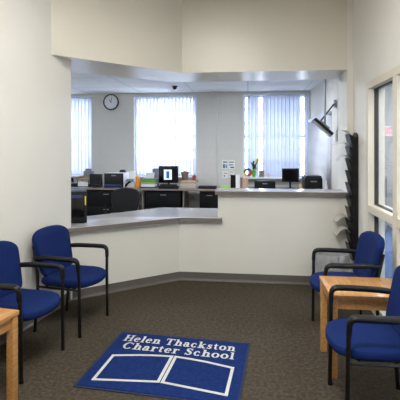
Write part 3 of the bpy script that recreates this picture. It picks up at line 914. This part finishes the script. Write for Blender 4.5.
# books under the pots
z = DH; yk = 8.66
for i, (a, b_, hh, m_, lb) in enumerate(((179.5, 196, .045, 'tan', 'tan book, bottom of the pile under the flower pots'),
                                        (181, 196.5, .04, 'paper', 'cream book, second from the bottom of the flower pot pile'),
                                        (180, 195, .04, 'brown', 'brown book, third in the pile under the flower pots'),
                                        (181, 197, .04, 'tan', 'tan book, top of the pile, carrying the flower pots'))):
    g = bm_(); box(g, RX(a, yk), RX(b_, yk), yk, yk + .22, z + .0004, z + .006); box(g, RX(a, yk), RX(b_, yk), yk, yk + .22, z + hh - .006, z + hh)
    box(g, RX(a, yk), RX(a, yk) + .006, yk, yk + .22, z + .006, z + hh - .006)
    t = tag(obj('book', g, M[m_], None, False), lb, 'book', 'books piled under the flower pots')
    obj('page_block', box(bm_(), RX(a, yk) + .0065, RX(b_, yk) - .006, yk + .006, yk + .214, z + .0065, z + hh - .0065), M['cream'], t, False)
    z += hh
ztop = z
def pot(label, px, yy, z0, r, h, m_, leaves):
    t = thing('flower_pot', label, 'pot', (RX(px, yy), yy, z0))
    obj('pot', lathe(bm_(), [(.0, 0), (r * .72, 0), (r * .95, h * .75), (r * 1.05, h * .76), (r * 1.05, h), (r * .9, h), (r * .85, h * .85)], 20), M[m_], t)
    obj('soil', lathe(bm_(), [(r * .84, h * .84), (r * .84, h * .87)], 16), M['soil'], t)
    g = bm_()
    for k in range(leaves):
        a = 2 * PI * k / leaves; l = r * 1.0
        q = bmesh.new()
        pts = [(0, 0, h * .86), (l * .4 * math.cos(a - .4), l * .4 * math.sin(a - .4), h + .02), (l * math.cos(a), l * math.sin(a), h + .03), (l * .4 * math.cos(a + .4), l * .4 * math.sin(a + .4), h + .02)]
        q.faces.new([q.verts.new(p) for p in pts]); bmesh.ops.solidify(q, geom=q.faces[:], thickness=.002); join(g, q)
    obj('leaves', g, M['leaf'], t, False)
pot('brown flower pot on the book pile right of the picture monitor', 185, 8.77, ztop, .082, .17, 'clay', 5)
pot('small red flower pot on the right end of the book pile', 194.2, 8.77, ztop, .042, .085, 'red', 5)
# flat black stuff
simple('black_binder', box(box(bm_(), RX(198, 8.6), RX(216, 8.6), 8.6, 8.85, DH + .0005, DH + .012), RX(198, 8.6), RX(216, 8.6), 8.6, 8.85, DH + .035, DH + .046), 'dark', 'flat black binder lying left of the high counter end', 'binder')

# row of binders behind the high counter
yr = 8.6
def upright(px0, px1, py, m_, label, name='ring_binder'):
    x0, x1 = RX(px0, yr), RX(px1, yr); h = RZ(py, x0, yr) - DH
    g = bm_(); box(g, x0, x0 + .004, yr, yr + .24, DH, DH + h); box(g, x1 - .004, x1, yr, yr + .24, DH, DH + h); box(g, x0 + .004, x1 - .004, yr, yr + .004, DH, DH + h)
    t = tag(obj(name, g, M[m_], None, False), label, 'binder', 'binders standing behind the high counter')
    obj('page_block', box(bm_(), x0 + .006, x1 - .006, yr + .0045, yr + .22, DH + .008, DH + h - .012), M['paper'], t, False)
upright(230.6, 235.3, 175, 'dark', 'upright black binder, first in the row behind the high counter')
upright(235.8, 239.6, 175, 'paper', 'upright white binder between black and brown binders')
upright(240.2, 242.6, 177.5, 'brown', 'upright brown binder right of the white binder')
upright(242.9, 245.2, 178.3, 'rose', 'upright dusty pink binder in the middle of the brown ones')
upright(245.5, 247.8, 177.8, 'tan', 'upright tan binder at the right end of the binder row')
simple('lime_box', box(box(bm_(), RX(220.5, 8.55), RX(230, 8.55), 8.55, 8.68, DH + .0005, DH + .045, .012), RX(221.5, 8.55), RX(229, 8.55), 8.56, 8.67, DH + .045, DH + .06, .006), 'lime', 'lime green plastic case left of the black binder', 'case')

# color wheel on the sill, vase, frame
zs = ZS + .012; yv = YB - .09
cx = RX(247.7, yv); r = 4.3 * 9.2 / FP
t = thing('color_wheel', 'round multicolored wheel ornament on the sill left of the flower vase', 'ornament', (cx, yv - .05, zs))
for k in range(8):
    a0 = 2 * PI * k / 8; g = bmesh.new()
    P = [(math.cos(a) * rr, math.sin(a) * rr + r + .012) for rr, aa in ((r, 0), (r * .42, 1)) for a in ([a0, a0 + PI / 8, a0 + PI / 4] if not aa else [a0 + PI / 4, a0 + PI / 8, a0])]
    f0 = [g.verts.new((p[0], -.012, p[1])) for p in P]; f1 = [g.verts.new((p[0], .012, p[1])) for p in P]
    g.faces.new(f0); g.faces.new(f1[::-1])
    for i in range(6): g.faces.new((f0[i], f0[(i + 1) % 6], f1[(i + 1) % 6], f1[i]))
    bmesh.ops.recalc_face_normals(g, faces=g.faces)
    obj('segment', g, M[('w_red', 'w_blue', 'w_blue', 'w_grn', 'w_yel', 'w_yel', 'w_red', 'w_red')[k]], t, False)
obj('stand', box(bm_(), -.05, .05, -.03, .03, 0, .012, .003), M['white'], t)
cx = RX(254, yv)
t = thing('flower_vase', 'bright green vase with leaves and one yellow flower on the sill', 'vase', (cx, yv + .035, zs))
obj('vase', lathe(bm_(), [(.0, 0), (.04, 0), (.035, .02), (.05, .10), (.042, .15), (.036, .15), (.03, .10)], 20), M['green'], t)
g = bm_(); random.seed(3)
for k in range(26):
    a = random.uniform(0, 2 * PI); l = random.uniform(.06, .13); z0 = random.uniform(.14, .22)
    ca, sa = math.cos(a), math.sin(a); h = random.uniform(-.04, .16); wv = .022
    q = bmesh.new()
    pts = [(0, 0, z0), (ca * l * .5 - sa * wv, (sa * l * .5 + ca * wv) * .5, z0 + h * .7 + .02), (ca * l, sa * l * .5, z0 + h), (ca * l * .5 + sa * wv, (sa * l * .5 - ca * wv) * .5, z0 + h * .7 + .02)]
    q.faces.new([q.verts.new(p) for p in pts]); bmesh.ops.solidify(q, geom=q.faces[:], thickness=.003); join(g, q)
obj('leaves', g, M['leaf'], t, False)
fz = RZ(160.3, RX(257.4, yv), yv) - zs; fxx = RX(257.4, yv) - cx
obj('stem', tube(bm_(), [(0, 0, .1), (fxx * .5, -.005, fz * .6), (fxx, -.01, fz)], .005, 6), M['leaf'], t)
g = bm_()
q = bmesh.new(); bmesh.ops.create_icosphere(q, subdivisions=2, radius=.026); join(g, q)
for k in range(10):
    a = 2 * PI * k / 10; q = bmesh.new(); bmesh.ops.create_icosphere(q, subdivisions=2, radius=.02)
    bmesh.ops.scale(q, vec=(1, .5, 1), verts=q.verts); bmesh.ops.translate(q, vec=(.026 * math.cos(a), 0, .026 * math.sin(a)), verts=q.verts); join(g, q)
bmesh.ops.translate(g, vec=(fxx, -.02, fz), verts=g.verts)
obj('flower', g, M['yellow'], t)
# photo frame & small pink figure on the sill
cx = RX(261.5, yv); t = thing('framed_photograph', 'small grey photo frame on the sill right of the flower vase', 'picture', (cx, yv, zs))
w_ = .055; h = .15
g = bm_()
for (a0, a1, b0, b1) in ((-w_, w_, 0, .014), (-w_, w_, h - .014, h), (-w_, -w_ + .014, .014, h - .014), (w_ - .014, w_, .014, h - .014)): box(g, a0, a1, -.01, .01, b0, b1)
obj('frame', g, M['grey'], t, False)
obj('picture', box(bm_(), -w_ + .014, w_ - .014, -.003, .003, .014, h - .014), M['brown'], t, False)
simple('pink_cup', lathe(bm_(), [(.0, 0), (.026, 0), (.034, .085), (.030, .085), (.022, .008)], 18, (RX(268.5, yv), yv - .01, zs)), 'pink', 'small pink cup on the sill left of the black monitor', 'cup')
# low black printer & monitor & right printer
printer('low black printer on the worktop, in front of the sill ornaments', 254.5, 275.5, 181, 8.56, .36, 'plastic', 'dark', strip=False)
monitor('computer_monitor', 'black monitor right of the low printer, behind the high counter', 282, 299, 168.5, 182, 8.74)
simple('keyboard', box(box(bm_(), RX(279, 8.49), RX(300, 8.49), 8.48, 8.6, DH + .0005, DH + .02, .004), RX(280, 8.5), RX(299, 8.5), 8.49, 8.59, DH + .02, DH + .026, .002), 'plastic', 'black keyboard before the black monitor at the right', 'keyboard')
yd = 6.70
t = thing('side_desk', 'small grey side desk behind the high counter, under the right printer', 'desk', (0, 0, 0))
obj('worktop', box(bm_(), .62, 1.25, 6.6, 7.35, DH - .035, DH, .004), M['lamdark'], t)
for xx in (.66, 1.21): obj('support_panel', box(bm_(), xx - .012, xx + .012, 6.63, 7.32, 0, DH - .036), M['lamdark'], t, False)
x0 = RX(300.8, yd + .03)
simple('tan_bottle', lathe(bm_(), [(.0, 0), (.034, 0), (.036, .02), (.036, .21), (.02, .25), (.02, .29), (.0, .29)], 20, (x0, yd + .03, DH)), 'tan', 'small pale tan bottle between the black monitor and black printer', 'bottle')
printer('tall black printer on the side desk at the right end', 304.6, 322.8, 178, yd, .38, 'plastic', 'dark', strip=False)
ztp = HZ(178, 313.7, yd)
g = box(bm_(), RX(306, yd), RX(322, yd), yd + .03, yd + .3, ztp + .0005, ztp + .028, .006)
simple('document_tray', g, 'plastic', 'flat black document tray lying on the rightmost printer', 'tray')
simple('white_bottle', lathe(bm_(), [(.0, 0), (.024, 0), (.026, .02), (.026, .24), (.012, .29), (.012, .335), (.0, .335)], 18, (RX(326, yd), yd, DH)), 'white', 'slim pale bottle right of the rightmost printer', 'bottle')

# ------------------------------------------------------------------ wall things in the office
cx = RX(111.3, YB); cz = RZ(102.2, cx, YB); r = 7.9 * 9.64 / FP
t = thing('wall_clock', 'round black rimmed wall clock between the left and middle windows', 'clock', (cx, YB, cz))
def disc(r0, r1, y0, y1):
    b = lathe(bm_(), [(r0, y0), (r1, y0), (r1, y1), (r0, y1)], 40) if r0 > 0 else lathe(bm_(), [(r1, y0), (r1, y1)], 40)
    bmesh.ops.rotate(b, cent=(0, 0, 0), matrix=Matrix.Rotation(R(90), 3, 'X'), verts=b.verts)
    return b
obj('face', disc(0, r * .90, .002, .022), M['clockface'], t, False)
rb = bmesh.new()
ringp = [(r, .001), (r, .034), (r * .95, .042), (r * .88, .036), (r * .88, .0225)]
rr_ = [[rb.verts.new((a * math.cos(2 * PI * k / 48), -b, a * math.sin(2 * PI * k / 48))) for k in range(48)] for a, b in ringp]
for i in range(len(ringp) - 1):
    for k in range(48): rb.faces.new((rr_[i][k], rr_[i][(k + 1) % 48], rr_[i + 1][(k + 1) % 48], rr_[i + 1][k]))
bmesh.ops.recalc_face_normals(rb, faces=rb.faces)
obj('rim', rb, M['plastic'], t)
g = bm_()
for k in range(12):
    a = PI * k / 6; c = (math.sin(a) * r * .78, -.0232, math.cos(a) * r * .78)
    box(g, c[0] - .003, c[0] + .003, c[1] - .001, c[1] + .001, c[2] - .012, c[2] + .012, 0, Matrix.Rotation(a, 3, 'Y'))
obj('hour_marks', g, M['plastic'], t, False)
for nm, a, l, w_ in (('hour_hand', R(322), .075, .006), ('minute_hand', R(10), .11, .0045)):
    g = box(bm_(), -w_, w_, -.027, -.025, -.015, l)
    bmesh.ops.rotate(g, cent=(0, -.026, 0), matrix=Matrix.Rotation(a, 3, 'Y'), verts=g.verts)
    obj(nm, g, M['plastic'], t, False)

# notices pinned on the back wall
def notice(px0, px1, py0, py1, label, marks):
    x0, x1 = RX(px0, YB), RX(px1, YB); z1 = RZ(py0, x0, YB); z0 = RZ(py1, x0, YB)
    t = thing('wall_notice', label, 'notice', (x0, YB, z0), 0, 'notices on the back wall')
    obj('sheet', box(bm_(), 0, x1 - x0, -.004, -.001, 0, z1 - z0), M['paper'], t, False)
    for (u0, u1, v0, v1, m_) in marks:
        obj('print', box(bm_(), u0 * (x1 - x0), u1 * (x1 - x0), -.0055, -.0045, v0 * (z1 - z0), v1 * (z1 - z0)), M[m_], t, False)
notice(222, 227.5, 160, 169, 'white notice with teal print on the back wall, upper left', [(.15, .55, .1, .55, 'cyan'), (.2, .9, .68, .85, 'grey'), (.65, .9, .1, .5, 'grey')])
notice(228.3, 235, 160, 169, 'white notice with grey print on the back wall, upper right', [(.1, .85, .7, .82, 'grey'), (.1, .7, .4, .52, 'grey'), (.3, .85, .12, .25, 'navy')])
notice(222.5, 228, 171, 178, 'white notice low on the back wall, left of another', [(.2, .8, .6, .75, 'rose'), (.2, .5, .2, .4, 'grey')])
notice(228.8, 234, 170.5, 177.5, 'white notice low on the back wall, nearest the window', [(.1, .9, .75, .86, 'rose'), (.15, .7, .3, .42, 'grey')])
# conduit up the back wall
tag(obj('wall_conduit', tube(bm_(), [(RX(217.5, YB), YB - .014, .78), (RX(217.5, YB), YB - .014, H_BACK - .002)], .012, 8), M['white']), 'thin painted conduit running up the back wall left of the notices', 'conduit')

# dark ceiling sensor
yq = 8.35; xq = RX(174.6, yq)
t = thing('ceiling_camera', 'small black dome camera on the office ceiling before the middle window', 'camera', (xq, yq, H_BACK))
obj('mount', lathe(bm_(), [(.062, -.016), (.062, -.001)], 20), M['plastic'], t)
obj('dome', lathe(bm_(), [(.004, -.075), (.028, -.068), (.045, -.045), (.05, -.0165)], 20), M['screenoff'], t)

# tilted television on its pole and wall arm
yt = 6.5
p0 = Vector((RX(313.2, yt), 0, HZ(120.5, 313.2, yt))); p1 = Vector((RX(331.2, yt), 0, HZ(136.3, 331.2, yt)))
pc = (p0 + p1) / 2; L = (p1 - p0).length; ang = math.atan2(p1.z - p0.z, p1.x - p0.x)
TVZ = R(-1)
t = thing('television', 'small television tilted down on a ceiling pole by the side blinds', 'television', (pc.x, yt, pc.z), TVZ)
rot = Matrix.Rotation(-ang, 3, 'Y')
def trot(b): bmesh.ops.rotate(b, cent=(0, 0, 0), matrix=rot, verts=b.verts); return b
obj('housing', trot(box(bm_(), -L / 2, L / 2, 0, .24, .0, .062, .008)), M['plastic'], t)
obj('screen', trot(box(bm_(), -L / 2 + .018, L / 2 - .018, .018, .22, -.006, -.0005)), M['tvscreen'], t, False)
obj('bezel', trot(box(box(bm_(), -L / 2, L / 2, -.004, -.0008, -.018, .014, .001), -L / 2, -L / 2 + .014, 0, .24, -.018, -.007)), M['steel'], t, False)
polex = RX(325, yt + .13) - pc.x - .13 * math.sin(-TVZ)
obj('ceiling_pole', tube(bm_(), [(polex, .13, H_BACK - pc.z - .001), (polex, .13, -math.tan(-ang) * polex + .075)], .016, 12), M['steel'], t)
obj('ceiling_plate', lathe(bm_(), [(.06, -.012), (.06, -.001)], 20, (polex, .13, H_BACK - pc.z)), M['steel'], t)
obj('rear_bracket', trot(box(bm_(), -.09, .09, .06, .20, .0625, .095, .006)), M['steel'], t)
bx_ = (XB - pc.x) / math.cos(TVZ) + .13 * math.tan(TVZ) - .012; by_ = .13
bz_ = RZ(104, XB, yt + .13) - pc.z
obj('wall_arm', tube(bm_(), [(-.02, .13, .098), (bx_ - .03, by_, bz_)], .011, 8), M['plastic'], t)
obj('wall_plate', box(bm_(), bx_ - .03, bx_ - .001, by_ - .05, by_ + .05, bz_ - .06, bz_ + .06, .004), M['steel'], t)

# ------------------------------------------------------------------ corridor things
ye = 8.6; xe0, xe1 = RX(383.3, ye), RX(393.2, ye)
ze0, ze1 = RZ(136, xe0, ye), RZ(126, xe0, ye)
t = thing('exit_sign', 'white sign with red EXIT letters seen through the partition glass', 'sign', (xe0, ye, ze0))
ew, eh = xe1 - xe0, ze1 - ze0
obj('housing', box(bm_(), 0, ew, 0, .04, 0, eh, .006), M['exitface'], t)
obj('wall_stem', box(bm_(), ew + .001, 2.876 - xe0, .01, .03, eh * .35, eh * .65), M['exitface'], t, False)
q = text_mesh('EXIT', eh * .95, .001, .002)
x0 = min(v.co.x for v in q.verts); x1 = max(v.co.x for v in q.verts); yy0 = min(v.co.y for v in q.verts); yy1 = max(v.co.y for v in q.verts)
for v in q.verts:
    v.co = Vector((ew * .09 + (v.co.x - x0) / (x1 - x0) * ew * .82, -.003 + -v.co.z, eh * .14 + (v.co.y - yy0) / (yy1 - yy0) * eh * .72))
obj('lettering', q, M['exitred'], t, False)
yc = 8.3; x0, x1 = RX(375, yc), RX(387, yc)
t = thing('filing_cabinet', 'grey filing cabinet behind the partition glass, below the exit sign', 'cabinet', ((x0 + x1) / 2, yc, 0))
hw_ = (x1 - x0) / 2; hh = HZ(176, 381, yc)
obj('body', box(bm_(), -hw_, hw_, 0, .5, 0, hh, .006), M['grey'], t)
for k in range(3):
    d = obj('drawer', box(bm_(), -hw_ + .01, hw_ - .01, -.015, -.0005, .04 + k * (hh - .06) / 3, .02 + (k + 1) * (hh - .06) / 3, .004), M['grey'], t)
    obj('handle', box(bm_(), -.05, .05, -.03, -.0155, -.04 + (k + 1) * (hh - .06) / 3, -.025 + (k + 1) * (hh - .06) / 3, .003), M['steel'], d)
t = thing('potted_plant', 'small green potted plant on the cabinet behind the glass', 'plant', (RX(379.5, yc), yc + .15, hh))
obj('pot', lathe(bm_(), [(.0, 0), (.05, 0), (.065, .09), (.055, .09), (.045, .06)], 18), M['clay'], t)
g = bm_(); random.seed(5)
for k in range(24):
    a = random.uniform(0, 2 * PI); l = random.uniform(.05, .11); h = random.uniform(.03, .2); ca, sa = math.cos(a), math.sin(a)
    q = bmesh.new(); q.faces.new([q.verts.new(p) for p in ((0, 0, .06), (ca * l * .5 - sa * .02, sa * l * .5 + ca * .02, .08 + h * .6), (ca * l, sa * l, .08 + h), (ca * l * .5 + sa * .02, sa * l * .5 - ca * .02, .08 + h * .6))])
    bmesh.ops.solidify(q, geom=q.faces[:], thickness=.003); join(g, q)
obj('leaves', g, M['leaf'], t, False)

# ------------------------------------------------------------------ ceiling lamps (office pair added as unseen fill)
def troffer(x, y, z, sx, sy, power, label, col=(1, .95, .86)):
    t = thing('ceiling_light', label, 'light', (x, y, z))
    f = bm_()
    for (a0, a1, b0, b1) in ((-sx / 2, sx / 2, -sy / 2, -sy / 2 + .03), (-sx / 2, sx / 2, sy / 2 - .03, sy / 2), (-sx / 2, -sx / 2 + .03, -sy / 2 + .03, sy / 2 - .03), (sx / 2 - .03, sx / 2, -sy / 2 + .03, sy / 2 - .03)):
        box(f, a0, a1, b0, b1, -.05, -.001)
    obj('housing', f, M['white'], t, False)
    obj('diffuser', box(bm_(), -sx / 2 + .031, sx / 2 - .031, -sy / 2 + .031, sy / 2 - .031, -.03, -.02), M['lamp'], t, False)
    l = bpy.data.lights.new('lamp', 'AREA'); l.shape = 'RECTANGLE'; l.size = sx - .08; l.size_y = sy - .08; l.energy = power; l.color = col
    lo = bpy.data.objects.new('lamp', l); C.objects.link(lo); lo.parent = t; lo.location = (0, 0, -.055)
troffer(-.4, 1.1, H_FRONT, 1.2, .6, 101, 'recessed ceiling light of the waiting room, behind the mat', (1, .978, .935))
troffer(-.45, 2.9, H_FRONT, 1.2, .6, 26, 'recessed ceiling light of the waiting room, above the mat', (1, .978, .935))
troffer(-.2, 6.9, H_BACK, 1.2, .6, 60, 'added unseen office fill light above the low counter side', (.80, .885, 1))  # added lamp, hidden by the bulkhead, brightens the office
troffer(-3.75, 5.2, H_BACK, 1.2, .6, 60, 'added unseen office fill light at the far left', (.80, .885, 1))  # second added lamp, kept out of view, lifts the office light
troffer(2.2, 7.2, 2.93, .6, 1.2, 70, 'corridor ceiling light beyond the partition glass', (.92, .96, 1))
troffer(2.2, 3.2, H_FRONT, .6, 1.2, 40, 'nearer corridor ceiling light beyond the partition glass', (.92, .96, 1))

# daylight
wld = bpy.data.worlds.new('world'); S.world = wld; wld.use_nodes = True
bg = wld.node_tree.nodes['Background']
bg.inputs['Color'].default_value = (.74, .85, 1, 1); bg.inputs['Strength'].default_value = 9.0
for i, (a, b_) in enumerate(wins):
    l = bpy.data.lights.new('daylight_portal', 'AREA'); l.shape = 'RECTANGLE'; l.size = b_ - a; l.size_y = ZH - ZS
    l.cycles.is_portal = True
    lo = bpy.data.objects.new('daylight_portal', l); C.objects.link(lo)
    lo.location = ((a + b_) / 2, YB + .25, (ZS + ZH) / 2); lo.rotation_euler = (R(-90), 0, 0)

# ------------------------------------------------------------------ camera
cam = bpy.data.cameras.new('camera'); cam.sensor_width = 36; cam.lens = 36 * FP / 400
cam.shift_y = -(200 - HOR) / 400
co = bpy.data.objects.new('camera', cam); C.objects.link(co)
co.location = (0, 0, EYE); co.rotation_euler = (R(90), 0, TH)
S.camera = co
S.view_settings.view_transform = 'Standard'; S.view_settings.look = 'None'
S.view_settings.gamma = 1; S.view_settings.use_curve_mapping = False
S.view_settings.exposure = 0.0
